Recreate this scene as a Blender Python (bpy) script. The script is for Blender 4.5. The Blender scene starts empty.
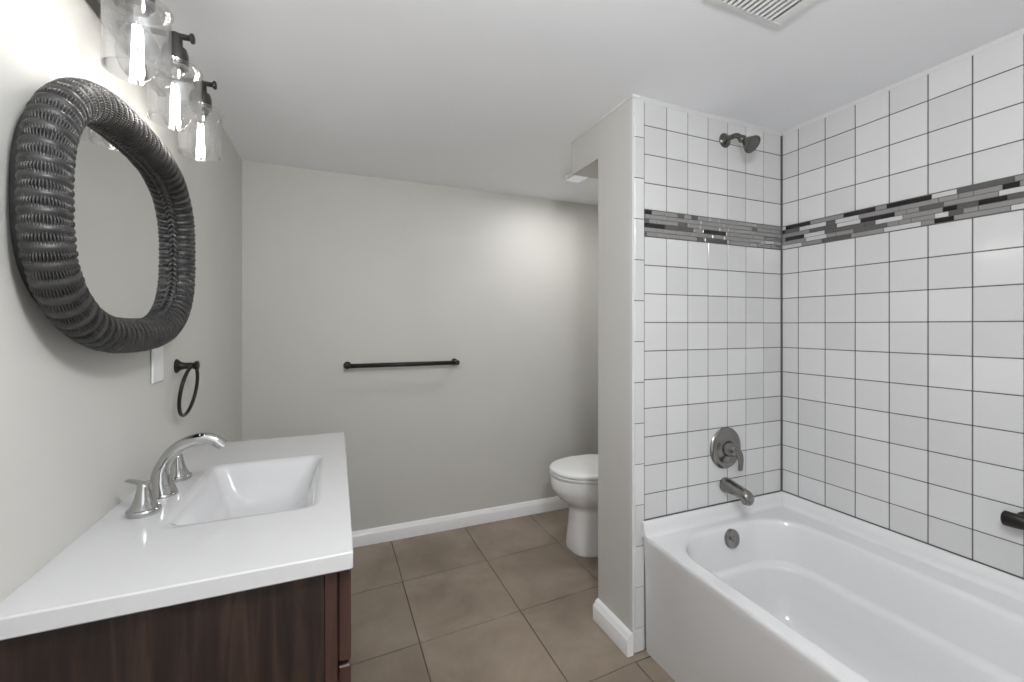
import bpy, math, random
import numpy as np
from mathutils import Vector, Matrix

PI = math.pi
scene = bpy.context.scene
COL = scene.collection
EYE = 1.256                      # lens height above the floor (m)

# ------------------------------------------------------------------ camera
cam_data = bpy.data.cameras.new('camera')
cam = bpy.data.objects.new('camera', cam_data)
COL.objects.link(cam)
cam.location = (0, 0, EYE)
cam.rotation_euler = (PI / 2, 0, -0.3968)
cam_data.sensor_width = 36.0
cam_data.lens = 36.0 * 432.3 / 1024
cam_data.shift_y = -15.1 / 1024
cam_data.clip_start = 0.02
scene.camera = cam

# ------------------------------------------------------------------ world, exposure, big lights
world = bpy.data.worlds.new('world')
scene.world = world
world.use_nodes = True
world.node_tree.nodes['Background'].inputs['Color'].default_value = (0.9, 0.95, 1.0, 1)
world.node_tree.nodes['Background'].inputs['Strength'].default_value = 0.6
scene.view_settings.view_transform = 'Standard'
scene.view_settings.look = 'None'
scene.view_settings.gamma = 1.0
scene.view_settings.use_curve_mapping = False
scene.view_settings.exposure = 0.66
scene.cycles.diffuse_bounces = 8
scene.cycles.max_bounces = 14
scene.cycles.transparent_max_bounces = 16


def area_light(name, loc, rot, sx, sy, power, color=(1, 1, 1)):
    d = bpy.data.lights.new(name, 'AREA')
    d.shape = 'RECTANGLE'
    d.size = sx
    d.size_y = sy
    d.energy = power
    d.color = color
    o = bpy.data.objects.new(name, d)
    o.location = loc
    o.rotation_euler = rot
    COL.objects.link(o)
    return o


# fill lights added out of view: a panel at the doorway, a bare point overhead
DOOR_FILL = area_light('doorway_fill', (0.05, -1.30, 1.05), (PI / 2, 0, 0), 0.85, 1.95, 3.0, (0.95, 0.975, 1.0))
gl = bpy.data.lights.new('overhead_fill', 'POINT')  # added overhead fill, no fixture behind it
gl.energy = 27
gl.color = (0.97, 0.985, 1.0)
gl.shadow_soft_size = 0.09
OVERHEAD_FILL = bpy.data.objects.new('overhead_fill', gl)
OVERHEAD_FILL.location = (0.32, 0.08, 1.93)
COL.objects.link(OVERHEAD_FILL)
ALCOVE_LIGHT = area_light('alcove_lamp_light', (1.30, 2.12, 2.0925), (0, 0, 0), 0.08, 0.12, 3.4)


# ------------------------------------------------------------------ materials
def mat(name, color=(0.8, 0.8, 0.8), rough=0.5, metal=0.0, spec=0.5, coat=0.0):
    m = bpy.data.materials.new(name)
    m.use_nodes = True
    b = m.node_tree.nodes['Principled BSDF']
    b.inputs['Base Color'].default_value = (*color, 1)
    b.inputs['Roughness'].default_value = rough
    b.inputs['Metallic'].default_value = metal
    b.inputs['Specular IOR Level'].default_value = spec
    b.inputs['Coat Weight'].default_value = coat
    return m


def N(m, t, **kw):
    n = m.node_tree.nodes.new(t)
    for k, v in kw.items():
        setattr(n, k, v)
    return n


def L(m, a, b):
    m.node_tree.links.new(a, b)


def bsdf(m):
    return m.node_tree.nodes['Principled BSDF']


def ramp(m, src, stops):
    r = N(m, 'ShaderNodeValToRGB')
    e = r.color_ramp.elements
    e[0].position, e[0].color = stops[0][0], (*stops[0][1], 1)
    e[1].position, e[1].color = stops[-1][0], (*stops[-1][1], 1)
    for p, c in stops[1:-1]:
        x = e.new(p)
        x.color = (*c, 1)
    L(m, src, r.inputs['Fac'])
    return r.outputs['Color']


def noise(m, scale, detail=3, stretch=(1, 1, 1), rough=0.5, dist=0.0):
    tc = N(m, 'ShaderNodeTexCoord')
    mp = N(m, 'ShaderNodeMapping')
    mp.inputs['Scale'].default_value = stretch
    L(m, tc.outputs['Object'], mp.inputs['Vector'])
    n = N(m, 'ShaderNodeTexNoise')
    n.inputs['Scale'].default_value = scale
    n.inputs['Detail'].default_value = detail
    n.inputs['Roughness'].default_value = rough
    n.inputs['Distortion'].default_value = dist
    L(m, mp.outputs['Vector'], n.inputs['Vector'])
    return n.outputs['Fac']


def bump(m, src, strength, distance=0.001):
    b = N(m, 'ShaderNodeBump')
    b.inputs['Strength'].default_value = strength
    b.inputs['Distance'].default_value = distance
    L(m, src, b.inputs['Height'])
    L(m, b.outputs['Normal'], bsdf(m).inputs['Normal'])


def paint(name, c, var=0.03, rough=0.55):
    m = mat(name, c, rough, spec=0.3)
    lo = tuple(x * (1 - var) for x in c)
    hi = tuple(min(1, x * (1 + var)) for x in c)
    L(m, ramp(m, noise(m, 1.7, 4), [(0.3, lo), (0.7, hi)]), bsdf(m).inputs['Base Color'])
    bump(m, noise(m, 260, 2), 0.12, 0.0006)
    return m


def island(m, stops):
    g = N(m, 'ShaderNodeNewGeometry')
    return ramp(m, g.outputs['Random Per Island'], stops)


M_WALL = paint('wall_paint_greige', (0.575, 0.566, 0.535))
M_CEIL = paint('ceiling_paint', (0.89, 0.90, 0.925), 0.02, 0.7)
M_TRIM = mat('trim_white_gloss', (0.84, 0.84, 0.84), 0.3)
M_TILE = mat('white_glazed_tile', (0.6, 0.6, 0.6), 0.12)
L(M_TILE, island(M_TILE, [(0.0, (0.57, 0.57, 0.57)), (1.0, (0.635, 0.635, 0.635))]), bsdf(M_TILE).inputs['Base Color'])
bump(M_TILE, noise(M_TILE, 14, 2), 0.15, 0.0015)
M_GROUT = mat('dark_grout', (0.12, 0.115, 0.112), 0.85, spec=0.2)
M_CAULK = mat('white_caulk', (0.7, 0.7, 0.7), 0.4)
M_CAULK_DULL = mat('tile_white_caulk', (0.6, 0.6, 0.6), 0.4)
M_MOS = [mat('mosaic_black', (0.012, 0.010, 0.010), 0.08),
         mat('mosaic_charcoal', (0.095, 0.092, 0.09), 0.12),
         mat('mosaic_grey', (0.24, 0.235, 0.23), 0.15),
         mat('mosaic_pale', (0.52, 0.52, 0.52), 0.1)]

M_FLOOR = mat('brown_ceramic_floor_tile', (0.16, 0.13, 0.1), 0.33, spec=0.45)
_a = ramp(M_FLOOR, noise(M_FLOOR, 3.2, 6, rough=0.6, dist=0.4), [(0.28, (0.175, 0.134, 0.100)), (0.52, (0.260, 0.207, 0.160)), (0.78, (0.35, 0.288, 0.23))])
_b = island(M_FLOOR, [(0, (0.88, 0.88, 0.88)), (1, (1.08, 1.08, 1.08))])
_mx = N(M_FLOOR, 'ShaderNodeMix', data_type='RGBA', blend_type='MULTIPLY')
_mx.inputs[0].default_value = 1
L(M_FLOOR, _a, _mx.inputs[6])
L(M_FLOOR, _b, _mx.inputs[7])
L(M_FLOOR, _mx.outputs[2], bsdf(M_FLOOR).inputs['Base Color'])
bump(M_FLOOR, noise(M_FLOOR, 30, 4), 0.25, 0.001)
M_FGROUT = mat('floor_grout', (0.05, 0.036, 0.026), 0.9, spec=0.2)

M_PORC = mat('white_porcelain', (0.82, 0.82, 0.82), 0.12, coat=0.3)
M_TUB = mat('tub_enamel', (0.69, 0.69, 0.695), 0.16, coat=0.2)
M_COUNTER = mat('cultured_marble_white', (0.57, 0.57, 0.575), 0.09, coat=0.35)
M_CHROME = mat('chrome', (0.52, 0.52, 0.52), 0.08, 1.0)
M_NICKEL = mat('brushed_nickel', (0.28, 0.272, 0.26), 0.2, 1.0)
M_NICKEL_DARK = mat('darker_nickel', (0.17, 0.165, 0.155), 0.25, 1.0)  # nickel in a darker tone, for the shower head
M_BRONZE = mat('dark_bronze', (0.018, 0.015, 0.013), 0.35, 0.4)
M_LAMPMETAL = mat('lamp_bronze', (0.05, 0.047, 0.045), 0.35, 0.6)
M_SHADOWBOX = mat('duct_shade', (0.06, 0.06, 0.06), 0.8)  # flat dark colour for the shade between the vent slats
M_PLASTIC = mat('white_plastic', (0.80, 0.80, 0.80), 0.35)
M_VENT = mat('vent_enamel', (0.80, 0.80, 0.80), 0.4)
M_MIRROR = mat('mirror_silver', (0.88, 0.88, 0.88), 0.01, 1.0)


def wood(name, stops, axis=(14, 14, 1.1), rough=0.32):
    m = mat(name, (0.1, 0.05, 0.03), rough, spec=0.4)
    a = noise(m, 3.0, 6, axis, 0.62, 0.7)
    L(m, ramp(m, a, stops), bsdf(m).inputs['Base Color'])
    bump(m, a, 0.15, 0.0008)
    return m


M_WOOD_PANEL = wood('dark_stained_wood_panel', [(0.32, (0.007, 0.0035, 0.003)), (0.5, (0.019, 0.010, 0.0075)), (0.70, (0.052, 0.027, 0.018))], (11, 11, 0.9), 0.4)
M_WOOD = wood('cherry_stained_wood', [(0.3, (0.030, 0.013, 0.010)), (0.7, (0.074, 0.034, 0.026))])

M_WICKER = mat('dark_wicker', (0.05, 0.048, 0.047), 0.45, spec=0.6)
L(M_WICKER, ramp(M_WICKER, noise(M_WICKER, 30, 5), [(0.3, (0.010, 0.0095, 0.0095)), (0.7, (0.043, 0.041, 0.040))]), bsdf(M_WICKER).inputs['Base Color'])


def thin_glass(name, tint=0.96, lo=0.05, hi=0.75):
    m = bpy.data.materials.new(name)
    m.use_nodes = True
    nt = m.node_tree
    nt.nodes.remove(nt.nodes['Principled BSDF'])
    out = nt.nodes['Material Output']
    tr = N(m, 'ShaderNodeBsdfTransparent')
    tr.inputs['Color'].default_value = (tint, tint, tint, 1)
    gl = N(m, 'ShaderNodeBsdfGlossy')
    gl.inputs['Roughness'].default_value = 0.03
    fr = N(m, 'ShaderNodeLayerWeight')
    fr.inputs['Blend'].default_value = 0.25
    mr = N(m, 'ShaderNodeMapRange')
    mr.inputs['To Min'].default_value = lo
    mr.inputs['To Max'].default_value = hi
    L(m, fr.outputs['Facing'], mr.inputs['Value'])
    mx = N(m, 'ShaderNodeMixShader')
    L(m, mr.outputs['Result'], mx.inputs['Fac'])
    L(m, tr.outputs['BSDF'], mx.inputs[1])
    L(m, gl.outputs['BSDF'], mx.inputs[2])
    L(m, mx.outputs['Shader'], out.inputs['Surface'])
    return m


M_GLASS = thin_glass('clear_shade_glass', 0.985, 0.05, 0.85)
M_BULB = thin_glass('bulb_glass', 0.98, 0.05, 0.6)


def emit(name, color, strength):
    m = bpy.data.materials.new(name)
    m.use_nodes = True
    nt = m.node_tree
    nt.nodes.remove(nt.nodes['Principled BSDF'])
    e = N(m, 'ShaderNodeEmission')
    e.inputs['Color'].default_value = (*color, 1)
    e.inputs['Strength'].default_value = strength
    L(m, e.outputs['Emission'], nt.nodes['Material Output'].inputs['Surface'])
    return m


M_FIL = emit('glowing_filament', (1.0, 0.97, 0.93), 48)
M_LENS = emit('frosted_lamp_lens', (1, 1, 1), 0.3)
M_LAMPDIFF = emit('ceiling_lamp_diffuser', (1, 1, 1), 3)


# ------------------------------------------------------------------ mesh helpers (all in room coordinates, metres)
class MB:
    """collects verts/faces for one mesh"""

    def __init__(self):
        self.v, self.f, self.mi, self.sm = [], [], [], []

    def add(self, verts, faces, mi=0, smooth=False):
        o = len(self.v)
        self.v += [tuple(map(float, p)) for p in verts]
        for f in faces:
            self.f.append(tuple(i + o for i in f))
            self.mi.append(mi)
            self.sm.append(smooth)
        return self

    def box(self, x0, x1, y0, y1, z0, z1, mi=0, r=0.0):
        if x0 > x1: x0, x1 = x1, x0
        if y0 > y1: y0, y1 = y1, y0
        if z0 > z1: z0, z1 = z1, z0
        if r <= 0:
            v = [(x, y, z) for z in (z0, z1) for y in (y0, y1) for x in (x0, x1)]
            return self.add(v, [(0, 2, 3, 1), (4, 5, 7, 6), (0, 1, 5, 4), (2, 6, 7, 3), (0, 4, 6, 2), (1, 3, 7, 5)], mi)
        # chamfered box: 24 verts
        c = ((x0, x1), (y0, y1), (z0, z1))
        v, idx = [], {}
        for sx in (0, 1):
            for sy in (0, 1):
                for sz in (0, 1):
                    s = (sx, sy, sz)
                    for ax in range(3):
                        p = []
                        for k in range(3):
                            q = c[k][s[k]]
                            if k != ax:
                                q += r if s[k] == 0 else -r
                            p.append(q)
                        idx[(s, ax)] = len(v)
                        v.append(p)
        F = []
        cx = Vector(((x0 + x1) / 2, (y0 + y1) / 2, (z0 + z1) / 2))

        def face(ids):
            pts = [Vector(v[i]) for i in ids]
            ctr = sum(pts, Vector()) / len(pts)
            n = (pts[1] - pts[0]).cross(pts[2] - pts[0])
            F.append(tuple(ids) if n.dot(ctr - cx) > 0 else tuple(reversed(ids)))

        for ax in range(3):
            a, b = [k for k in range(3) if k != ax]
            for s in (0, 1):
                ids = []
                for (p, q) in ((0, 0), (1, 0), (1, 1), (0, 1)):
                    t = [0, 0, 0]
                    t[ax], t[a], t[b] = s, p, q
                    ids.append(idx[(tuple(t), ax)])
                face(ids)
            for p in (0, 1):
                for q in (0, 1):
                    t0, t1 = [0, 0, 0], [0, 0, 0]
                    t0[a] = t1[a] = p
                    t0[b] = t1[b] = q
                    t0[ax], t1[ax] = 0, 1
                    face([idx[(tuple(t0), a)], idx[(tuple(t1), a)], idx[(tuple(t1), b)], idx[(tuple(t0), b)]])
        for sx in (0, 1):
            for sy in (0, 1):
                for sz in (0, 1):
                    face([idx[((sx, sy, sz), 0)], idx[((sx, sy, sz), 1)], idx[((sx, sy, sz), 2)]])
        return self.add(v, F, mi)

    def loft(self, rings, mi=0, smooth=True, closed=True, cap0=False, cap1=False, flip=False, flat=()):
        n = len(rings[0])
        v = [p for r in rings for p in r]
        F = []
        for i in range(len(rings) - 1):
            for j in range(n if closed else n - 1):
                k = (j + 1) % n
                q = (i * n + j, i * n + k, (i + 1) * n + k, (i + 1) * n + j)
                F.append(tuple(reversed(q)) if flip else q)
        if cap0:
            q = tuple(range(n))
            F.append(q if flip else tuple(reversed(q)))
        if cap1:
            q = tuple(range((len(rings) - 1) * n, len(rings) * n))
            F.append(tuple(reversed(q)) if flip else q)
        k0 = len(self.sm)
        self.add(v, F, mi, smooth)
        m_ = n if closed else n - 1
        for i in flat:
            for j in range(m_):
                self.sm[k0 + i * m_ + j] = False
        return self

    def lathe(self, origin, axis, prof, seg=32, mi=0, smooth=True, cap0=True, cap1=True):
        """prof: list of (distance along axis, radius)"""
        a = Vector(axis).normalized()
        u = a.orthogonal().normalized()
        w = a.cross(u)
        o = Vector(origin)
        rings = [[tuple(o + a * t + (u * math.cos(2 * PI * k / seg) + w * math.sin(2 * PI * k / seg)) * max(r, 1e-5)) for k in range(seg)] for t, r in prof]
        return self.loft(rings, mi, smooth, True, cap0, cap1)

    def tube(self, pts, rad, seg=16, mi=0, closed=False, flat=None, cap=True):
        """sweep along pts; rad float or list; flat = (scale u, scale w)"""
        P = [Vector(p) for p in pts]
        n = len(P)
        rad = rad if isinstance(rad, (list, tuple)) else [rad] * n
        T = []
        for i in range(n):
            if closed:
                t = P[(i + 1) % n] - P[i - 1]
            else:
                t = P[min(i + 1, n - 1)] - P[max(i - 1, 0)]
            T.append(t.normalized())
        u = T[0].orthogonal().normalized()
        if flat and len(flat) == 3:
            u = Vector(flat[2])
            u = (u - T[0] * u.dot(T[0])).normalized()
        rings = []
        for i in range(n):
            u = (u - T[i] * u.dot(T[i])).normalized()
            w = T[i].cross(u)
            fu, fw = (flat[0], flat[1]) if flat else (1, 1)
            if isinstance(fu, (list, tuple)):
                fu = fu[i]
            if isinstance(fw, (list, tuple)):
                fw = fw[i]
            rings.append([tuple(P[i] + (u * math.cos(2 * PI * k / seg) * fu + w * math.sin(2 * PI * k / seg) * fw) * rad[i]) for k in range(seg)])
        if closed:
            rings.append(rings[0])
            return self.loft(rings, mi, True)
        return self.loft(rings, mi, True, True, cap, cap)

    def sphere(self, c, r, mi=0, seg=20, squash=(1, 1, 1)):
        rings = []
        for i in range(1, seg // 2):
            a = PI * i / (seg // 2)
            rings.append([(c[0] + r * math.sin(a) * math.cos(2 * PI * k / seg) * squash[0], c[1] + r * math.sin(a) * math.sin(2 * PI * k / seg) * squash[1], c[2] - r * math.cos(a) * squash[2]) for k in range(seg)])
        return self.loft(rings, mi, True, True, True, True)


def catmull(pts, n=8):
    P = [Vector(p) for p in pts]
    P = [P[0] * 2 - P[1]] + P + [P[-1] * 2 - P[-2]]
    out = []
    for i in range(1, len(P) - 2):
        for k in range(n):
            t = k / n
            a, b, c, d = P[i - 1], P[i], P[i + 1], P[i + 2]
            out.append(0.5 * ((2 * b) + (c - a) * t + (2 * a - 5 * b + 4 * c - d) * t * t + (3 * b - a - 3 * c + d) * t ** 3))
    out.append(P[-2])
    return out


def obj(name, mb, mats, parent=None, origin=None, autosmooth=None):
    me = bpy.data.meshes.new(name)
    if not isinstance(mats, (list, tuple)):
        mats = [mats]
    off = Vector((0, 0, 0))
    if parent is not None:
        q = parent
        while q is not None:
            off += q.location
            q = q.parent
    elif origin is not None:
        off = Vector(origin)
    base = off
    if parent is not None and origin is not None:
        base = Vector(origin)
    me.from_pydata([(v[0] - base.x, v[1] - base.y, v[2] - base.z) for v in mb.v], [], mb.f)
    for m in mats:
        me.materials.append(m)
    me.polygons.foreach_set('material_index', mb.mi)
    me.polygons.foreach_set('use_smooth', mb.sm)
    me.update()
    if autosmooth is not None:
        me.set_sharp_from_angle(angle=math.radians(autosmooth))
        me.polygons.foreach_set('use_smooth', mb.sm if any(mb.sm) else [True] * len(me.polygons))
    o = bpy.data.objects.new(name, me)
    COL.objects.link(o)
    if parent is not None:
        o.parent = parent
        o.location = base - off
    else:
        o.location = base
    return o


def struct(name, mb, mats, parent=None, **kw):
    o = obj(name, mb, mats, parent, **kw)
    if parent is None:
        o['kind'] = 'structure'
    return o


def thing(name, loc, label, cat, group=None):
    o = bpy.data.objects.new(name, None)
    o.empty_display_size = 0.05
    o.location = loc
    COL.objects.link(o)
    return tag(o, label, cat, group)


def tag(o, label, cat, group=None):
    o['label'] = label
    o['category'] = cat
    if group:
        o['group'] = group
    return o


def rrect(x0, x1, y0, y1, z, r, k=8):
    """rounded rectangle ring, counter-clockwise seen from above"""
    out = []
    for cx, cy, a0 in ((x1 - r, y1 - r, 0), (x0 + r, y1 - r, PI / 2), (x0 + r, y0 + r, PI), (x1 - r, y0 + r, 1.5 * PI)):
        for i in range(k + 1):
            a = a0 + PI / 2 * i / k
            out.append((cx + r * math.cos(a), cy + r * math.sin(a), z))
    return out


# ------------------------------------------------------------------ room dimensions
XR = 1.897          # tiled right wall
YT = 1.343          # tiled end wall of the tub
XS = 1.062          # painted face of the partition end
YB = 2.62           # back wall
YF = -1.30          # wall behind the photographer
HC = 2.140          # ceiling over the tub
HB = 2.118          # ceiling at the back wall


def xl(y):          # painted left wall, a touch out of square
    return -0.455 + max(0.0, y - 1.3) * 0.0212


TUBTOP = EYE - 0.752

# floor: grout bed and individual floor tiles
fl = MB().box(-0.7, 2.1, -1.5, 2.75, -0.06, -0.0035)
floor = struct('floor', fl, M_FGROUT)
ft = MB()
random.seed(3)
g = 0.0032


def quad_tile(mb, pts, z0, z1, ch=0.0015, mi=0):
    c = Vector((sum(p[0] for p in pts) / 4, sum(p[1] for p in pts) / 4, 0))
    top = []
    for p in pts:
        d = c - Vector((p[0], p[1], 0))
        top.append((p[0] + ch * (1 if d.x > 0 else -1), p[1] + ch * (1 if d.y > 0 else -1), z1))
    bot = [(p[0], p[1], z0) for p in pts]
    mid = [(p[0], p[1], z1 - ch * 0.6) for p in pts]
    mb.add(bot + mid + top, [(8, 9, 10, 11)] + [(j + o, (j + 1) % 4 + o, (j + 1) % 4 + o + 4, j + o + 4) for o in (0, 4) for j in range(4)], mi)


xs_cols = [0.325 + 0.4455 * k for k in range(-3, 5)]
for i in range(len(xs_cols) - 1):
    for j in range(-9, 4):
        a, b = xs_cols[i] + g / 2, xs_cols[i + 1] - g / 2
        off = -0.006 if i < 2 else 0.0

        def ry(x, j=j):
            return 2.166 + 0.052 * (x - 0.325) + 0.4455 * j + off
        if j < -2 and a < 1.0 < b + 0.1 and i == 4:
            b = 1.05 - g / 2
        if a > b:
            continue
        ylo = [ry(a) + g / 2, ry(b) + g / 2]
        yhi = [ry(a) + 0.4455 - g / 2, ry(b) + 0.4455 - g / 2]
        quad_tile(ft, [(a, ylo[0]), (b, ylo[1]), (b, yhi[1]), (a, yhi[0])], -0.004, 0.0)
struct('floor_tiles', ft, M_FLOOR, floor)
# narrow cut strip along the tub
st = MB()
for k in range(-9, 0):
    y0 = 2.166 + 0.052 * 0.75 + 0.4455 * k
    y1 = min(y0 + 0.4455 - g, 1.331)
    if k == -2:
        continue
    if y1 > y0:
        quad_tile(st, [(1.052, y0), (1.135, y0 + .004), (1.135, y1), (1.052, y1)], -0.0039, 0.0001)
struct('floor_edge_strip', st, M_FLOOR, floor)

# left wall (slightly out of square) as an extruded slab
lw = MB()
ys = [-1.5, 1.3, 2.75]
v = []
for y in ys:
    for x in (xl(y), xl(y) - 0.1):
        for z in (-0.06, 2.25):
            v.append((x, y, z))
F = []
for i in range(2):
    a = i * 4
    F += [(a, a + 4, a + 5, a + 1), (a + 2, a + 3, a + 7, a + 6), (a + 1, a + 5, a + 7, a + 3), (a, a + 2, a + 6, a + 4)]
F += [(0, 1, 3, 2), (8, 10, 11, 9)]
lw.add(v, F)
struct('wall_left', lw, M_WALL)

struct('wall_back', MB().box(-0.56, 2.1, YB, YB + 0.1, -0.06, 2.25), M_WALL)
# wall behind the photographer, with its doorway opening
wf = MB().box(-0.56, -0.385, YF - 0.1, YF, -0.06, 2.25).box(0.495, 2.1, YF - 0.1, YF, -0.06, 2.25).box(-0.385, 0.495, YF - 0.1, YF, 2.04, 2.25)
struct('wall_front', wf, M_WALL)
struct('trim_1', MB().box(-0.452, -0.385, YF, YF + 0.015, 0, 2.1, r=.003).box(0.495, 0.565, YF, YF + 0.015, 0, 2.1, r=.003).box(-0.384, 0.494, YF, YF + 0.015, 2.03, 2.1, r=.003), M_TRIM)

# ceiling, bending down very slightly towards the back wall
ce = MB()
v = []
for y, z in ((-1.5, HC), (1.34, HC + .0), (2.75, HB - 0.002)):
    for zz in (z, z + 0.1):
        for x in (-0.6, 2.1):
            v.append((x, y, zz))
F = []
for i in range(2):
    a = i * 4
    F += [(a, a + 4, a + 5, a + 1), (a + 2, a + 3, a + 7, a + 6), (a, a + 2, a + 6, a + 4), (a + 1, a + 5, a + 7, a + 3)]
F += [(0, 1, 3, 2), (8, 10, 11, 9)]
ce.add(v, F)
ceiling = struct('ceiling', ce, M_CEIL)

# partition between tub and toilet (painted), its bulkhead, and the plain wall behind the right-hand tile
pt = MB().box(XS, 2.0, YT + 0.012, 1.574, -0.02, HC + .03)
wall_partition = struct('wall_partition', pt, M_WALL)
bh = MB().box(XS, 2.0, 1.574, 1.795, EYE + 0.722, HC + .03)
struct('bulkhead', bh, M_WALL, wall_partition)
struct('caulk_line', MB().box(XS - 0.004, XS + 0.002, YT + 0.01, 1.80, HC - 0.009, HC - 0.001).box(XS - .004, XS + .03, YT - .004, YT + .012, HC - .011, HC - .001), M_CAULK, wall_partition)

wr = MB().box(XR + 0.006, XR + 0.12, -1.5, 2.75, -0.06, 2.25)
wall_right = struct('wall_right', wr, M_WALL)
struct('grout_bed', MB().box(XR + 0.0015, XR + 0.007, -0.22, YT, TUBTOP - .08, HC - .004), M_GROUT, wall_right)
struct('grout_bed', MB().box(1.1165, XR + 0.002, YT + 0.0015, YT + 0.013, TUBTOP - .08, HC - .004).box(1.078, 1.1175, YT + 0.0015, YT + 0.013, 0.0, HC - .012), M_GROUT, wall_partition)

# tile courses: z edges of the cells
P = 0.111
Z0 = EYE + 0.2354
low = [Z0 + P] + [Z0 - P * k for k in range(0, 9)] + [TUBTOP + 0.002]
BANDLO, BANDHI = Z0 + P + 0.0015, EYE + 0.4505
upp = [HC, EYE + 0.776, EYE + 0.665, EYE + 0.5539, BANDHI + 0.001]
GR = 0.0034


def tile_r(mb, y0, y1, z0, z1):
    mb.box(XR - 0.0005, XR + 0.005, y0 + GR / 2, y1 - GR / 2, z0 + GR / 2, z1 - GR / 2, r=0.0012)


def tile_e(mb, x0, x1, z0, z1):
    mb.box(x0 + GR / 2, x1 - GR / 2, YT - 0.0005, YT + 0.005, z0 + GR / 2, z1 - GR / 2, r=0.0012)


tr, te = MB(), MB()
yl = [YT - 0.002] + [1.2683 - 0.1121 * k for k in range(0, 14)]
xe = [1.1173 + 0.1102 * k for k in range(0, 7)] + [1.8905]
for zs in (low, upp):
    for a, b in zip(zs[:-1], zs[1:]):
        if a == HC:
            a = HC + .001
        for i in range(len(yl) - 1):
            tile_r(tr, yl[i + 1], yl[i], b, a)
        for i in range(len(xe) - 1):
            tile_e(te, xe[i], xe[i + 1], b, a)
struct('wall_tiles', tr, M_TILE, wall_right)
struct('wall_tiles', te, M_TILE, wall_partition)
# white caulk where tile meets ceiling
struct('caulk_line', MB().box(XR - 0.0015, XR + 0.004, -0.2, YT, HC - 0.017, HC + .001), M_CAULK_DULL, wall_right)
struct('caulk_line', MB().box(1.09, XR, YT - 0.0015, YT + 0.004, HC - 0.019, HC + .001), M_CAULK_DULL, wall_partition)

# mosaic accent band, six courses of thin strips
random.seed(11)


def band(total):
    out = []
    h = (BANDHI - BANDLO) / 6
    for r_ in range(6):
        s = -random.uniform(0, 0.05)
        last = -1
        while s < total:
            ln = random.choice((0.036, 0.05, 0.065, 0.085, 0.11, 0.13))
            w = random.random()
            m_ = 0 if w < 0.17 else (1 if w < 0.38 else (2 if w < 0.76 else 3))
            if m_ == 0 and last == 0:
                m_ = 2
            last = m_
            a, b = max(s, 0), min(s + ln, total)
            if b - a > 0.006:
                out.append((a, b, BANDLO + h * r_, BANDLO + h * (r_ + 1), m_))
            s += ln
    return out


mr_, me_ = MB(), MB()
for a, b, z0, z1, m_ in band(YT + 0.2):
    mr_.box(XR - 0.001, XR + 0.005, YT - 0.002 - b + .0008, YT - 0.002 - a - .0008, z0 + .0009, z1 - .0009, m_, 0.0008)
for a, b, z0, z1, m_ in band(0.7735):
    if m_ == 3:
        m_ = 2
    me_.box(1.117 + a + .0008, 1.117 + b - .0008, YT - 0.001, YT + 0.005, z0 + .0009, z1 - .0009, m_, 0.0008)
struct('mosaic_band', mr_, M_MOS, wall_right)
struct('mosaic_band', me_, M_MOS, wall_partition)

# bullnose edge tiles on the partition corner
bn = MB()
zl = []
zz = EYE + 0.5745 + 0.1585 * 1
zz = EYE + (325.9 - 137.5) / 432.3 * 1.665
zb = [HC - 0.004]
while zz > 0.03:
    zb.append(zz)
    zz -= 0.1572
zb.append(0.004)
for a, b in zip(zb[:-1], zb[1:]):
    z1, z0 = a - GR / 2, b + GR / 2
    # rounded outer edge on the left
    prof = [(1.1157, YT + 0.008), (1.1157, YT), (1.1145, YT - 0.001)] + [(1.078 - 0.008 * math.sin(t), YT - 0.001 + 0.008 * (1 - math.cos(t))) for t in [PI / 2 * k / 6 for k in range(7)]] + [(1.070, YT + 0.012)]
    r0 = [(x, y, z0) for x, y in prof]
    r1 = [(x, y, z1) for x, y in prof]
    bn.loft([r0, r1], 0, False, True, True, True)
struct('edge_tiles', bn, M_TILE, wall_partition, autosmooth=35)
struct('corner_bead', MB().box(XS - 0.0005, 1.071, YT + 0.002, YT + 0.02, 0.0, HC - 0.004, r=0.001), M_CAULK_DULL, wall_partition)


# baseboards: moulded profile (distance from wall, height)
BPROF = [(0, 0), (0.014, 0), (0.014, 0.062), (0.0125, 0.068), (0.0095, 0.0725), (0.0085, 0.079), (0.006, 0.086), (0.002, 0.090), (0, 0.090)]


def baseboard(name, p0, p1, nrm, caps=True, hs=1.0, ds=1.0):
    mb = MB()
    r = []
    for p in (p0, p1):
        r.append([(p[0] + nrm[0] * d * ds, p[1] + nrm[1] * d * ds, 0.0005 + z * hs) for d, z in BPROF])
    mb.loft(r, 0, False, True, caps, caps)
    cr = MB()
    return struct(name, mb, M_TRIM, autosmooth=50)


baseboard('baseboard_back', (xl(YB) + .002, YB), (XR, YB), (0, -1), ds=1.3, hs=0.95)
baseboard('baseboard_partition', (XS, YT - 0.003), (XS, 1.574), (-1, 0), ds=1.95, hs=0.93)
baseboard('baseboard_left', (xl(1.8), 1.815), (xl(2.6), 2.60), (1, 0))
baseboard('baseboard_front', (0.57, YF), (1.89, YF), (0, 1))


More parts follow.
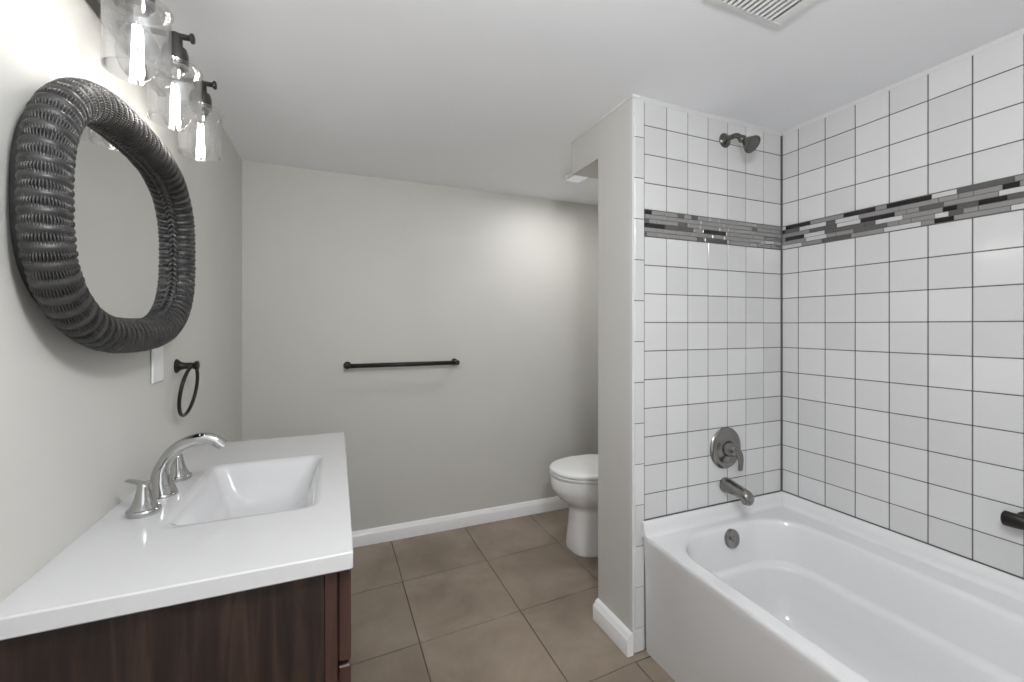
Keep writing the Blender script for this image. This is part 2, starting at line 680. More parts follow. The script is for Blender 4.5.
# ------------------------------------------------------------------ bathtub
def build_tub():
    t = thing('bathtub', (1.5, 0.58, 0), 'white alcove bathtub with smooth apron between the white tiled walls', 'bathtub')
    x0, x1, y0, y1 = 1.109, XR - 0.003, -0.18, YT - 0.003
    zr = EYE - 0.806
    k = 10
    # outer skin from floor to rim, rounded rim, then basin
    outer = [rrect(1.121, x1, y0, y1, 0.001, 0.004, k), rrect(1.120, x1, y0, y1, 0.10, 0.004, k), rrect(1.117, x1, y0, y1, 0.30, 0.004, k),
             rrect(1.1110, x1, y0, y1, zr - 0.035, 0.004, k), rrect(1.1090, x1, y0, y1, zr - 0.014, 0.004, k),
             rrect(1.1105, x1, y0, y1, zr - 0.005, 0.005, k), rrect(1.116, x1 - .002, y0 + .002, y1 - .002, zr, 0.006, k)]
    ix0, ix1, iy0, iy1 = 1.162, 1.768, -0.09, 1.276
    steps = [(-0.010, 0.0, 0.165), (0.0, -0.0015, 0.16), (0.006, -0.007, 0.157), (0.010, -0.018, 0.154), (0.016, -0.06, 0.150), (0.024, -0.115, 0.146), (0.029, -0.150, 0.145),
             (0.031, -0.158, 0.143), (0.043, -0.1635, 0.14), (0.0485, -0.168, 0.135), (0.053, -0.18, 0.13), (0.064, -0.26, 0.092), (0.082, -0.335, 0.085), (0.105, -0.368, 0.075), (0.15, -0.384, 0.06), (0.2, -0.388, 0.04)]
    inner = []
    for d, dz, r in steps:
        yy0 = iy0 + d * 2.2
        inner.append(rrect(ix0 + d, ix1 - d, yy0, iy1 - d, zr + dz, r, k))
    mb = MB().loft(outer + inner, 0, True, True, True, True, flat=(0, 1, 2, 6))
    mb.v = [(x - 0.044 * (YT - y) * max(0.0, (x1 - x) / (x1 - x0)) * min(1.0, z / 0.35), y, z) for x, y, z in mb.v]   # the apron runs a little out of parallel
    shell = obj('tub_shell', mb, M_TUB, t, autosmooth=60)
    # raised cove against the tiled walls
    cv = MB()
    pr = [(0.0, TUBTOP - zr), (0.006, TUBTOP - zr), (0.009, TUBTOP - zr - 0.003), (0.012, 0.020), (0.015, 0.008), (0.021, 0.002), (0.030, 0.0004), (0.030, -0.004), (0, -0.004)]
    ra = [(1.1015 + d * 0.3, y1 - d, zr + z) for d, z in pr]
    rb = [(x1 - d * 1.2, y1 - d, zr + z) for d, z in pr]
    rc = [(x1 - d * 1.2, y0, zr + z) for d, z in pr]
    cv.loft([ra, rb, rc], 0, False, True, True, True)
    obj('wall_flange', cv, M_TUB, t, autosmooth=50)
    # overflow plate on the end slope
    o = MB()
    c = (1.483, 1.2590, EYE - 0.853)
    nrm = Vector((0, -1, 0.18))
    o.lathe(c, nrm, [(-0.004, 0.037), (0.004, 0.037), (0.008, 0.035), (0.010, 0.030), (0.010, 0.026), (0.0085, 0.024), (0.0085, 0.009), (0.011, 0.008), (0.0135, 0.005), (0.0135, 0.0)], 36)
    ov = obj('overflow_plate', o, M_NICKEL, t, autosmooth=40)
    dr = MB().lathe((1.472, 1.02, zr - 0.389), (0, 0, 1), [(0, 0.034), (0.003, 0.034), (0.005, 0.028), (0.004, 0.018), (0.008, 0.016), (0.008, 0)], 28)
    obj('drain', dr, M_NICKEL, t, autosmooth=40)
    return t


build_tub()

# ------------------------------------------------------------------ shower trim
t = thing('shower_valve', (1.543, YT, EYE - 0.517), 'round nickel shower valve plate with a drooping lever on white tile', 'shower valve')
c = (1.543, YT, EYE - 0.517)
obj('escutcheon', MB().lathe(c, (0, -1, 0), [(0.0, 0.087), (0.004, 0.087), (0.008, 0.084), (0.012, 0.074), (0.014, 0.060), (0.013, 0.045), (0.016, 0.040), (0.018, 0.0)], 48), M_NICKEL, t, autosmooth=35)
mb = MB().lathe(c, (0, -1, 0), [(0.012, 0.034), (0.022, 0.033), (0.035, 0.029), (0.052, 0.026), (0.060, 0.022), (0.064, 0.010), (0.065, 0)], 32)
hub = obj('valve_hub', mb, M_NICKEL, t, autosmooth=40)
pts = catmull([(1.545, YT - 0.050, c[2] + 0.002), (1.554, YT - 0.060, c[2] - 0.012), (1.559, YT - 0.064, c[2] - 0.038), (1.558, YT - 0.064, c[2] - 0.066), (1.556, YT - 0.062, c[2] - 0.082)], 6)
nn = len(pts)
obj('valve_lever', MB().tube(pts, [0.023 - 0.010 * min(1, i / (nn * .6)) for i in range(nn - 2)] + [0.011, 0.005], 16, flat=(1.0, 0.6, (1, 0, 0))), M_NICKEL, t)

t = thing('tub_spout', (1.549, YT, EYE - 0.668), 'nickel tub spout under the shower valve', 'tub spout')
c = (1.540, YT, EYE - 0.670)
mb = MB()
rings = []
prof = [(0.0, 0.029, 0.029, 0), (0.012, 0.030, 0.030, 0), (0.020, 0.029, 0.028, 0), (0.045, 0.027, 0.025, -.002), (0.075, 0.026, 0.023, -0.006), (0.098, 0.026, 0.023, -0.011), (0.114, 0.025, 0.024, -0.017), (0.124, 0.021, 0.020, -0.022), (0.127, 0.012, 0.012, -0.025)]
for d, rx, rz, dz in prof:
    rings.append([(c[0] + rx * math.cos(a), c[1] - d, c[2] + dz + rz * math.sin(a) * (1.0 if math.sin(a) > 0 else 1.15)) for a in [2 * PI * j / 28 for j in range(28)]])
mb.loft(rings, 0, True, True, True, True)
obj('spout_body', mb, M_NICKEL, t)
obj('outlet_collar', MB().lathe((c[0], c[1] - 0.106, c[2] - 0.026), (0, 0, -1), [(0, 0.020), (0.016, 0.018), (0.020, 0.016), (0.020, 0.010), (0.012, 0.009)], 24), M_NICKEL, t, autosmooth=40)

t = thing('shower_fitting', (1.537, YT, EYE + 0.784), 'small nickel shower head on a bent arm high on white tile', 'shower fitting')
c = Vector((1.540, YT, EYE + 0.786))
obj('wall_flange', MB().lathe(c, (0, -1, 0), [(0, 0.031), (0.003, 0.031), (0.008, 0.027), (0.013, 0.016), (0.016, 0.012), (0.016, 0)], 32), M_NICKEL_DARK, t, autosmooth=40)
arm = catmull([c + Vector((0, -0.002, 0)), c + Vector((0.006, -0.026, 0.004)), c + Vector((0.014, -0.050, 0.003)), c + Vector((0.019, -0.070, -0.018))], 6)
obj('shower_arm', MB().tube(arm, 0.0105, 16), M_NICKEL_DARK, t)
tip = arm[-1]
ax = (Vector((0.12, -0.74, -0.66))).normalized()
obj('swivel_joint', MB().sphere(tip, 0.016), M_NICKEL_DARK, t)
obj('spray_head', MB().lathe(tip, ax, [(0.006, 0.013), (0.016, 0.013), (0.020, 0.017), (0.034, 0.025), (0.050, 0.034), (0.056, 0.036), (0.060, 0.035), (0.061, 0.030), (0.059, 0.028), (0.059, 0)], 36), M_NICKEL_DARK, t, autosmooth=35)

# dark grab handle on the right wall
t = thing('grab_handle', (XR, 0.50, EYE - 0.585), 'dark bronze grab handle fixed low on the right tiled wall', 'grab handle')
zc = EYE - 0.573
pts = catmull([(XR - 0.040, 0.628, zc), (XR - 0.041, 0.618, zc), (XR - 0.041, 0.590, zc), (XR - 0.038, 0.550, zc), (XR - 0.034, 0.500, zc), (XR - 0.032, 0.440, zc), (XR - 0.034, 0.380, zc), (XR - 0.038, 0.350, zc), (XR - 0.038, 0.338, zc)], 5)
rr = [0.004, 0.014, 0.019, 0.0215, 0.0225, 0.0225, 0.0225, 0.022, 0.022, 0.0215, 0.021, 0.020, 0.019, 0.018, 0.0175, 0.017]
rr += [0.0165] * (len(pts) - len(rr) - 5) + [0.018, 0.019, 0.018, 0.014, 0.004]
obj('grip', MB().tube(pts, rr, 20, flat=(1.0, 0.72, (0, 0, 1))), M_BRONZE, t)
for y in (0.588, 0.372):
    obj('mount', MB().lathe((XR - 0.0008, y, zc), (-1, 0, 0), [(0, 0.024), (0.004, 0.024), (0.008, 0.019), (0.026, 0.015)], 24), M_BRONZE, t, autosmooth=40)


# ------------------------------------------------------------------ toilet (bowl points to -x)
def egg(xf, xb, hw, z, yc=2.11, n=44, blunt=2.2):
    """horizontal egg ring: pointed-round front at xf, squarer back at xb"""
    out = []
    xm = xf + (xb - xf) * 0.52
    for i in range(n):
        a = 2 * PI * i / n
        cx, sx = math.cos(a), math.sin(a)
        e = 2 / blunt
        yy = hw * math.copysign(abs(sx) ** e, sx)
        rx = (xb - xm) if cx > 0 else (xm - xf)
        ee = 2 / (3.0 if cx > 0 else blunt)
        out.append((xm + rx * math.copysign(abs(cx) ** ee, cx), yc + yy, z))
    return out


def build_toilet():
    yc = 2.11
    t = thing('toilet', (1.5, yc, 0), 'white two-piece toilet with closed lid partly behind the partition', 'toilet')
    prof = [(1.228, 1.62, 0.128, 0.0005, 3.0), (1.226, 1.62, 0.128, 0.018, 3.0), (1.232, 1.60, 0.122, 0.06, 2.8), (1.242, 1.58, 0.112, 0.14, 2.6), (1.247, 1.57, 0.111, 0.215, 2.4), (1.243, 1.575, 0.116, 0.235, 2.3),
            (1.216, 1.60, 0.140, 0.256, 2.2), (1.186, 1.63, 0.162, 0.280, 2.15), (1.166, 1.66, 0.176, 0.305, 2.15), (1.156, 1.67, 0.183, 0.325, 2.15), (1.149, 1.675, 0.187, 0.335, 2.15), (1.148, 1.68, 0.188, 0.388, 2.15), (1.151, 1.68, 0.186, 0.394, 2.15), (1.160, 1.67, 0.178, 0.396, 2.15)]
    mb = MB().loft([egg(a, b, h, z, yc, blunt=bl) for a, b, h, z, bl in prof], 0, True, True, True, True)
    obj('bowl', mb, M_PORC, t, autosmooth=50)
    s = MB().loft([egg(1.154, 1.60, 0.182, 0.398, yc), egg(1.150, 1.60, 0.186, 0.402, yc), egg(1.150, 1.60, 0.186, 0.411, yc), egg(1.155, 1.60, 0.182, 0.415, yc)], 0, True, True, True, True)
    obj('seat', s, M_PLASTIC, t, autosmooth=50)
    l = MB().loft([egg(1.155, 1.60, 0.182, 0.418, yc), egg(1.150, 1.60, 0.187, 0.422, yc), egg(1.150, 1.60, 0.187, 0.430, yc), egg(1.156, 1.596, 0.182, 0.437, yc), egg(1.172, 1.585, 0.168, 0.441, yc), egg(1.25, 1.54, 0.10, 0.444, yc)], 0, True, True, True, True)
    obj('lid', l, M_PLASTIC, t, autosmooth=50)
    for sy in (-1, 1):
        obj('hinge', MB().box(1.588, 1.622, yc + sy * 0.075 - 0.018, yc + sy * 0.075 + 0.018, 0.396, 0.432, r=0.005), M_PLASTIC, t)
    mb = MB().loft([rrect(1.655, 1.875, yc - 0.20, yc + 0.20, 0.397, 0.03), rrect(1.648, 1.88, yc - 0.215, yc + 0.215, 0.60, 0.03), rrect(1.645, 1.88, yc - 0.22, yc + 0.22, 0.725, 0.03)], 0, True, True, True, True)
    obj('tank', mb, M_PORC, t, autosmooth=50)
    mb = MB().loft([rrect(1.635, 1.885, yc - 0.23, yc + 0.23, 0.727, 0.03), rrect(1.633, 1.885, yc - 0.232, yc + 0.232, 0.75, 0.03), rrect(1.645, 1.875, yc - 0.222, yc + 0.222, 0.762, 0.03)], 0, True, True, True, True)
    obj('tank_lid', mb, M_PORC, t, autosmooth=50)
    obj('flush_lever', MB().lathe((1.646, yc - 0.15, 0.67), (-1, 0, 0), [(0, 0.012), (0.01, 0.012), (0.012, 0)], 16).tube([(1.633, yc - 0.15, 0.67), (1.628, yc - 0.10, 0.662), (1.630, yc - 0.06, 0.655)], [0.005, 0.005, 0.006], 10), M_CHROME, t, autosmooth=40)
    obj('bolt_cap', MB().sphere((1.42, yc - 0.127, 0.02), 0.014, squash=(1, 1, 0.9)), M_PLASTIC, t)
    for ch in t.children:                       # comfort-height proportions, bowl leaning forward
        for v in ch.data.vertices:
            x, z = v.co.x + 1.5, v.co.z
            v.co.x += 0.018 * min(1.0, max(0.0, (1.6 - x) / 0.3)) - (0.010 + 0.026 * z / 0.4) * max(0.0, (1.6 - x) / 0.45)
            v.co.z = z * 1.055 if z > 0.01 else z


build_toilet()

# ------------------------------------------------------------------ vanity cabinet
CZ = EYE - 0.413            # counter top height
CT = 0.033
CY0, CY1 = 0.842, 1.805
CX0, CX1 = -0.4545, 0.042


def build_vanity():
    t = thing('vanity_cabinet', (-0.2, 1.32, 0), 'dark stained wood vanity cabinet under the white sink top', 'cabinet')
    zt = CZ - CT - 0.0005
    ya, yb = 0.862, 1.785
    obj('side_panel', MB().box(CX0 + .002, -0.0105, ya, ya + 0.016, 0.003, zt, r=0.0008), M_WOOD_PANEL, t)
    obj('side_panel', MB().box(CX0 + .002, -0.0105, yb - 0.016, yb, 0.003, zt, r=0.0008), M_WOOD_PANEL, t)
    obj('back_panel', MB().box(CX0 + 0.002, CX0 + 0.010, ya + 0.017, yb - 0.017, 0.10, zt - 0.12), M_WOOD_PANEL, t)
    obj('bottom_panel', MB().box(CX0 + 0.011, -0.012, ya + 0.017, yb - 0.017, 0.10, 0.115), M_WOOD_PANEL, t)
    obj('toe_kick', MB().box(-0.075, -0.060, ya + 0.017, yb - 0.017, 0.003, 0.099), M_WOOD_PANEL, t)
    ff = MB()
    fx0, fx1 = -0.010, 0.0115
    ff.box(fx0, fx1, ya - 0.001, ya + 0.040, 0.003, zt, r=0.001)
    ff.box(fx0, fx1, yb - 0.040, yb + 0.001, 0.003, zt, r=0.001)
    for z0, z1 in ((zt - 0.045, zt), (0.605, 0.635), (0.10, 0.135)):
        ff.box(fx0, fx1, ya + 0.0405, yb - 0.0405, z0, z1)
    ff.box(fx0, fx1, 1.303, 1.343, 0.1355, 0.6045)
    obj('face_frame', ff, M_WOOD, t)

    def front(name, y0, y1, z0, z1):
        x0 = 0.0125
        mb = MB()
        mb.box(x0, x0 + 0.016, y0 + 0.045, y1 - 0.045, z0 + 0.045, z1 - 0.045)
        for a in ((y0, y0 + 0.05, z0, z1), (y1 - 0.05, y1, z0, z1)):
            mb.box(x0, x0 + 0.0225, *a, r=0.003)
        for a in ((z0, z0 + 0.05), (z1 - 0.05, z1)):
            mb.box(x0 + .0002, x0 + 0.022, y0 + 0.0501, y1 - 0.0501, *a, r=0.002)
        return obj(name, mb, M_WOOD, t)
    zg = EYE - 0.630
    for y0, y1 in ((ya + 0.003, 1.319), (1.327, yb - 0.003)):
        front('drawer_front', y0, y1, zg + 0.004, zt - 0.004)
    for y0, y1, yk in ((ya + 0.012, 1.319, 1.29), (1.327, yb - 0.012, 1.356)):
        front('door', y0, y1, 0.115, zg - 0.010)


build_vanity()


def build_counter():
    t = thing('sink_top', ((CX0 + CX1) / 2, (CY0 + CY1) / 2, CZ - CT), 'glossy white vanity top with moulded rectangular sink basin', 'sink')
    bx0, bx1, by0, by1 = -0.318, -0.030, 1.092, 1.512
    k = 8
    rings = [rrect(CX0, CX1 - 0.003, CY0 + 0.003, CY1 - .003, CZ - CT, 0.004, k), rrect(CX0, CX1, CY0, CY1, CZ - CT + 0.003, 0.005, k), rrect(CX0, CX1, CY0, CY1, CZ - 0.0025, 0.004, k), rrect(CX0, CX1 - 0.0008, CY0 + 0.0008, CY1 - .0008, CZ - 0.0008, 0.004, k), rrect(CX0, CX1 - 0.0025, CY0 + 0.0025, CY1 - .0025, CZ, 0.004, k),
             rrect(bx0 - 0.012, bx1 + 0.008, by0 - 0.012, by1 + 0.010, CZ, 0.035, k)]
    for d, dz, r in ((0.0, -0.001, 0.032), (0.005, -0.004, 0.03), (0.010, -0.011, 0.03), (0.018, -0.03, 0.032), (0.030, -0.065, 0.036), (0.045, -0.095, 0.042), (0.065, -0.113, 0.045), (0.090, -0.120, 0.04), (0.12, -0.123, 0.02)):
        rings.append(rrect(bx0 + d, bx1 - d, by0 + d * 1.7, by1 - d * 1.1, CZ + dz, r, k))
    mb = MB().loft(rings, 0, True, True, False, True, flat=(1, 4))
    mb.v = [(x + (x - CX0) / 0.497 * (0.002 + 0.012 * (y - 1.32) / 0.96) if x > bx0 else x, y, z) for x, y, z in mb.v]
    obj('counter_slab', mb, M_COUNTER, t, autosmooth=60)
    # overflow slot and drain
    obj('drain', MB().lathe((-0.175, 1.31, CZ - 0.1232), (0, 0, 1), [(0, 0.022), (0.002, 0.022), (0.003, 0.018), (0.002, 0.015), (0.005, 0.014), (0.006, 0)], 24), M_CHROME, t, autosmooth=40)
    return t


build_counter()


# ------------------------------------------------------------------ widespread faucet
def build_faucet():
    fx = -0.380
    t = thing('faucet', (fx, 1.305, CZ), 'chrome widespread arc faucet with two lever handles on the vanity top', 'faucet')
    path = catmull([(fx, 1.305, CZ + 0.0045), (fx - 0.003, 1.305, CZ + 0.030), (fx - 0.001, 1.305, CZ + 0.062), (fx + 0.014, 1.305, CZ + 0.094), (fx + 0.042, 1.305, CZ + 0.119), (fx + 0.078, 1.305, CZ + 0.130), (fx + 0.106, 1.305, CZ + 0.124), (fx + 0.126, 1.305, CZ + 0.107)], 7)
    n = len(path)
    rad = []
    for i in range(n):
        u = i / (n - 1)
        rad.append(0.0145 + 0.0155 * max(0, 1 - u / 0.38) ** 1.35 - 0.0018 * max(0, u - 0.5) * 2)
    sp = obj('spout', MB().tube(path, rad, 24, flat=(1.0, [1.0 + 0.05 * min(1, i / n) for i in range(n)], (0, 1, 0))), M_CHROME, t, autosmooth=60)
    obj('aerator', MB().lathe(Vector(path[-1]) - (path[-1] - path[-2]).normalized() * 0.004, path[-1] - path[-2], [(0, 0.0085), (0.007, 0.0085), (0.008, 0.006)], 18), M_CHROME, sp, autosmooth=40)
    obj('base_ring', MB().lathe((fx, 1.305, CZ + .0006), (0, 0, 1), [(0, 0.031), (0.003, 0.031), (0.006, 0.029), (0.007, 0.026)], 32), M_CHROME, t, autosmooth=40)
    for y, ang, nm in ((1.192, math.radians(150), 'handle'), (1.420, math.radians(118), 'handle')):
        bell = [(0, 0.0305), (0.003, 0.0315), (0.010, 0.0310), (0.013, 0.029), (0.014, 0.026), (0.024, 0.0220), (0.036, 0.0180), (0.050, 0.0145), (0.062, 0.0122), (0.070, 0.0120), (0.075, 0.010), (0.077, 0)]
        h = obj(nm, MB().lathe((fx, y, CZ + .0006), (0, 0, 1), [(a * 0.9, b) for a, b in bell], 32), M_CHROME, t, autosmooth=28)
        d = Vector((math.cos(ang), math.sin(ang), 0))
        p0 = Vector((fx, y, CZ + 0.061))
        pts = [p0 - d * 0.012, p0 + d * 0.004 + Vector((0, 0, 0.004)), p0 + d * 0.018 + Vector((0, 0, 0.007)), p0 + d * 0.032 + Vector((0, 0, 0.009)), p0 + d * 0.041 + Vector((0, 0, 0.009)), p0 + d * 0.044 + Vector((0, 0, 0.009))]
        obj('lever', MB().tube(pts, [0.008, 0.009, 0.008, 0.008, 0.007, 0.003], 14, flat=(0.45, 1.0, (0, 0, 1))), M_CHROME, h)


build_faucet()


# ------------------------------------------------------------------ wicker mirror
def build_mirror():
    yc, zc = 1.238, EYE + 0.206
    xw = xl(yc)
    t = thing('wall_mirror', (xw, yc, zc), 'rounded rectangular mirror in a thick dark woven wicker frame', 'mirror')
    HY, HZ, EXP = 0.3374, 0.229, 2.75
    R = 0.0368
    FX = 0.86
    xc = xw + 0.046

    def curve(HY, HZ, n):
        th = np.linspace(0, 2 * PI, 4001)
        c, s = np.cos(th), np.sin(th)
        y = HY * np.sign(c) * np.abs(c) ** (2 / EXP)
        z = HZ * np.sign(s) * np.abs(s) ** (2 / EXP)
        d = np.concatenate([[0], np.cumsum(np.hypot(np.diff(y), np.diff(z)))])
        u = np.linspace(0, d[-1], n + 1)[:-1]
        return np.interp(u, d, y), np.interp(u, d, z), d[-1]

    ribs = 76
    per, minor = 8, 288
    n = ribs * per
    cy, cz, length = curve(HY, HZ, n)
    ty = np.roll(cy, -1) - np.roll(cy, 1)
    tz = np.roll(cz, -1) - np.roll(cz, 1)
    ln = np.hypot(ty, tz)
    ny, nz = tz / ln, -ty / ln          # outward normal in the wall plane
    # smooth outward normal so ribs do not fold at the corners
    v = np.arange(minor) / minor * 2 * PI
    i = np.arange(n)
    rib = np.abs(np.sin(PI * i / per)) ** 0.75
    strands = 48
    st = 0.5 + 0.5 * np.cos(v * strands)
    rowid = (i // per) % 2
    rng = np.random.default_rng(5)
    wob = 1 + 0.018 * rng.standard_normal(ribs)
    u_ = (i % per) / per                                  # one rib: a smooth cord, then a row of woven gaps
    cord = np.clip(np.sin(PI * u_ / 0.5), 0, 1) * (u_ < 0.5)
    row = np.clip(np.sin(PI * (u_ - 0.5) / 0.5), 0, 1) ** 0.6 * (u_ > 0.5)
    shift = PI * ((i // per) % 2)
    gap = (0.5 + 0.5 * np.cos(v[None, :] * strands + shift[:, None])) ** 2.5
    r = R * 0.905 * (1 + 0.6 * (wob[(i // per)][:, None] - 1)) + 0.0028 * cord[:, None] + row[:, None] * (0.0034 - 0.0075 * gap)
    cosv, sinv = np.cos(v), np.sin(v)
    off = r * cosv[None, :]
    X = xc + r * sinv[None, :] * FX
    Y = yc + cy[:, None] + ny[:, None] * off
    Z = zc + cz[:, None] + nz[:, None] * off
    V = np.stack([X, Y, Z], -1).reshape(-1, 3)
    a = np.arange(n)[:, None] * minor + np.arange(minor)[None, :]
    b = np.arange(n)[:, None] * minor + (np.arange(minor)[None, :] + 1) % minor
    n1 = (np.arange(n)[:, None] + 1) % n
    c_ = n1 * minor + (np.arange(minor)[None, :] + 1) % minor
    d_ = n1 * minor + np.arange(minor)[None, :]
    Fq = np.stack([a, b, c_, d_], -1).reshape(-1, 4)
    me = bpy.data.meshes.new('wicker_frame')
    me.from_pydata((V - np.array([xw, yc, zc])).tolist(), [], Fq.tolist())
    me.materials.append(M_WICKER)
    me.polygons.foreach_set('use_smooth', [True] * len(me.polygons))
    me.update()
    fr = bpy.data.objects.new('wicker_frame', me)
    COL.objects.link(fr)
    fr.parent = t
    # braided cord round the inner edge
    by, bz, _ = curve(HY - 0.034, HZ - 0.034, 420)
    mb = MB()
    for ph in (0, PI):
        pts = []
        for k in range(420):
            w = ph + k * 2 * PI * 60 / 420
            sc = 1 + 0.0035 * math.cos(w) / 0.25
            pts.append((xw + 0.0375 + 0.0035 * math.sin(w), yc + by[k] * sc, zc + bz[k] * sc))
        mb.tube(pts, 0.0042, 7, closed=True)
    obj('braided_edge', mb, M_WICKER, t)
    gy, gz, _ = curve(HY - 0.012, HZ - 0.012, 96)
    g = MB()
    g.loft([[(xw + 0.012, yc + y, zc + z) for y, z in zip(gy, gz)], [(xw + 0.033, yc + y, zc + z) for y, z in zip(gy, gz)]], 0, False, True, True, True)
    obj('mirror_glass', g, M_MIRROR, t)
    bk = MB()
    gy, gz, _ = curve(HY - 0.006, HZ - 0.006, 96)
    bk.loft([[(xw + 0.001, yc + y, zc + z) for y, z in zip(gy, gz)], [(xw + 0.0115, yc + y, zc + z) for y, z in zip(gy, gz)]], 0, False, True, True, True)
    obj('backing_board', bk, M_WICKER, t)


build_mirror()


# ------------------------------------------------------------------ vanity light
def build_light():
    xw = -0.455
    t = thing('vanity_light', (xw, 1.21, EYE + 0.69), 'dark bronze vanity light with three clear glass shades above the mirror', 'wall lamp')
    obj('backplate', MB().box(xw + 0.001, xw + 0.022, 0.90, 1.52, EYE + 0.650, EYE + 0.765, r=0.004), M_LAMPMETAL, t)
    xj = -0.330
    protos = {}
    for k, y in enumerate((1.006, 1.216, 1.426)):
        if k == 0:
            z1 = EYE + 0.592
            z0 = EYE + 0.467
            # arm with knob
            a = MB().tube([(xw + 0.015, y, EYE + 0.668), (xj + 0.030, y, EYE + 0.668)], 0.0065, 14)
            protos['arm'] = obj('arm', a, M_LAMPMETAL, t)
            kb = MB().lathe((xj + 0.028, y, EYE + 0.668), (1, 0, 0), [(0, 0.007), (0.002, 0.011), (0.007, 0.011), (0.009, 0.008), (0.010, 0)], 20)
            protos['knob'] = obj('knob', kb, M_LAMPMETAL, protos['arm'], autosmooth=35)
            s = MB().lathe((xj, y, EYE + 0.672), (0, 0, -1), [(0, 0.010), (0.006, 0.013), (0.014, 0.014), (0.030, 0.0145), (0.034, 0.022), (0.046, 0.025), (0.074, 0.026), (0.078, 0.024), (0.080, 0.020), (0.088, 0.0175), (0.089, 0.013)], 28)
            protos['socket'] = obj('socket', s, M_LAMPMETAL, t, autosmooth=35)
            R = 0.0495
            g = MB().lathe((xj, y, 0), (0, 0, 1), [(z1 + 0.0005, 0.024), (z1 + 0.0005, 0.030), (z1, R - 0.004), (z1 + 0.001, R + 0.003), (z1 - 0.001, R + 0.004), (z1 - 0.003, R + 0.003), (z1 - 0.008, R), (z0 + 0.006, R), (z0 + 0.004, R + 0.0008), (z0 + 0.001, R + 0.0006), (z0, R - 0.001), (z0 + 0.001, R - 0.0034), (z0 + 0.004, R - 0.0036), (z0 + 0.006, R - 0.0028), (z1 - 0.010, R - 0.0028), (z1 - 0.005, R - 0.005), (z1 - 0.0028, 0.030), (z1 - 0.0028, 0.024)], 64, cap0=False, cap1=False)
            protos['shade'] = obj('glass_shade', g, M_GLASS, t, autosmooth=50)
            zb = EYE + 0.588
            b = MB().lathe((xj, y, zb), (0, 0, -1), [(0, 0.0135), (0.012, 0.0138), (0.030, 0.0175), (0.050, 0.0245), (0.070, 0.0300), (0.086, 0.0318), (0.100, 0.0300), (0.116, 0.0245), (0.127, 0.0165), (0.133, 0.008), (0.1345, 0.0)], 32, cap0=False)
            protos['bulb'] = obj('bulb', b, M_BULB, t, autosmooth=60)
            f = MB()
            for q in range(4):
                an = PI / 4 + q * PI / 2
                f.tube([(xj + 0.0055 * math.cos(an), y + 0.0055 * math.sin(an), zb - 0.034), (xj + 0.0095 * math.cos(an), y + 0.0095 * math.sin(an), zb - 0.120)], 0.0019, 6)
            protos['fil'] = obj('filament', f, M_FIL, protos['bulb'])
        else:
            dy = y - 1.006
            new = {}
            for key, par in (('arm', t), ('socket', t), ('shade', t), ('bulb', t)):
                c = protos[key].copy()
                COL.objects.link(c)
                c.parent = par
                c.location = protos[key].location + Vector((0, dy, 0))
                new[key] = c
            for key, par in (('knob', 'arm'), ('fil', 'bulb')):
                c = protos[key].copy()
                COL.objects.link(c)
                c.parent = new[par]


build_light()

# ------------------------------------------------------------------ outlet plate, towel ring, towel bar
xw = xl(1.50)
pl = MB().box(xw + 0.0005, xw + 0.006, 1.458, 1.541, EYE - 0.158, EYE - 0.042, r=0.0028)
tag(obj('wall_plate', pl, M_PLASTIC, origin=(xw, 1.50, EYE - 0.10)), 'blank white wall plate partly hidden under the right side of the wicker mirror', 'wall plate')

yr = 1.656
xw = xl(yr)
zr = EYE - 0.126
t = thing('towel_ring', (xw, yr, zr), 'black towel ring hanging on the left wall beyond the mirror', 'towel ring')
obj('mounting_post', MB().lathe((xw + 0.0005, yr, zr), (1, 0, 0), [(0, 0.022), (0.003, 0.022), (0.007, 0.018), (0.013, 0.0125), (0.022, 0.0105), (0.046, 0.0100), (0.049, 0.0135), (0.053, 0.0150), (0.058, 0.0150), (0.060, 0.010), (0.0605, 0)], 28), M_BRONZE, t, autosmooth=35)
pts = []
tilt = 0.022
for k in range(64):
    a = 2 * PI * k / 64
    y_ = yr + 0.077 * math.sin(a)
    z_ = zr - 0.078 + 0.077 * math.cos(a)
    pts.append((xw + 0.044 - tilt * (1 - math.cos(a)) / 2 + 0.002 * math.sin(a), y_, z_ + 0.0))
obj('ring', MB().tube(pts, 0.0052, 12, closed=True), M_BRONZE, t)

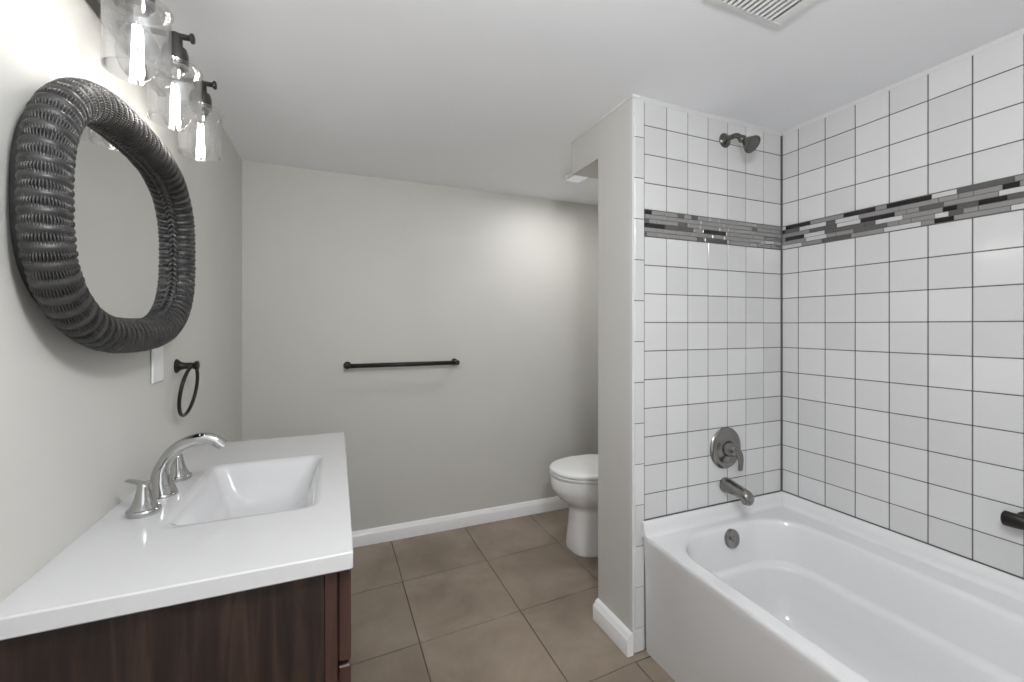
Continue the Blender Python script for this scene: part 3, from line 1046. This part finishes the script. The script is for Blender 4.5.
t = thing('towel_bar', (0.397, YB, EYE - 0.223), 'long black towel bar on the back wall', 'towel bar')
zb = EYE - 0.223
yb_ = YB - 0.062
obj('bar', MB().tube([(0.074, yb_, zb), (0.722, yb_, zb)], 0.0125, 16), M_BRONZE, t)
for x in (0.086, 0.708):
    obj('bracket', MB().lathe((x, YB - .0005, zb), (0, -1, 0), [(0, 0.021), (0.004, 0.021), (0.009, 0.017), (0.016, 0.0125), (0.050, 0.011), (0.054, 0.0145), (0.072, 0.0145), (0.075, 0.010), (0.0755, 0)], 28), M_BRONZE, t, autosmooth=35)

# ------------------------------------------------------------------ ceiling light over the toilet
t = thing('ceiling_light', (1.31, 2.11, HC - 0.012), 'small white square ceiling light glimpsed beyond the bulkhead', 'ceiling light')
zc_ = HC - 0.018 * (2.11 - 1.34) / 1.41 * 1.29
obj('housing', MB().box(1.252, 1.346, 2.050, 2.190, 2.0985, zc_ - 0.003, r=0.003), M_TRIM, t)
obj('lens', MB().box(1.256, 1.342, 2.054, 2.186, 2.094, 2.098, r=0.0015), M_LENS, t)

# ------------------------------------------------------------------ ceiling vent grille
t = thing('ceiling_vent', (1.06, 0.73, HC), 'white slatted exhaust vent grille on the ceiling above the tub', 'vent')
vx0, vx1, vy0, vy1 = 0.92, 1.212, 0.58, 0.870
fr = MB()
zf = HC - 0.009
fr.box(vx0, vx1, vy1 - 0.012, vy1, zf + .002, HC - 0.0005, r=0.002).box(vx0, vx1, vy0, vy0 + 0.012, zf + .002, HC - 0.0005, r=0.002)
fr.box(vx0, vx0 + 0.038, vy0 + 0.011, vy1 - 0.011, zf + .002, HC - 0.0005, r=0.002).box(vx1 - 0.038, vx1, vy0 + 0.011, vy1 - 0.011, zf + .002, HC - 0.0005, r=0.002)
obj('vent_frame', fr, M_VENT, t)
x = vx0 + 0.041
while x < vx1 - 0.046:
    obj('slat', MB().box(x, x + 0.0078, vy0 + .008, vy1 - .012, zf - 0.001, HC - 0.0022, r=0.001), M_VENT, t)
    x += 0.0175
obj('vent_shade_sheet', MB().box(vx0 + 0.037, vx1 - 0.037, vy0 + 0.011, vy1 - 0.011, HC - 0.0018, HC - 0.0004), M_SHADOWBOX, t)  # thin dark sheet stands in for the shaded hollow behind the slats
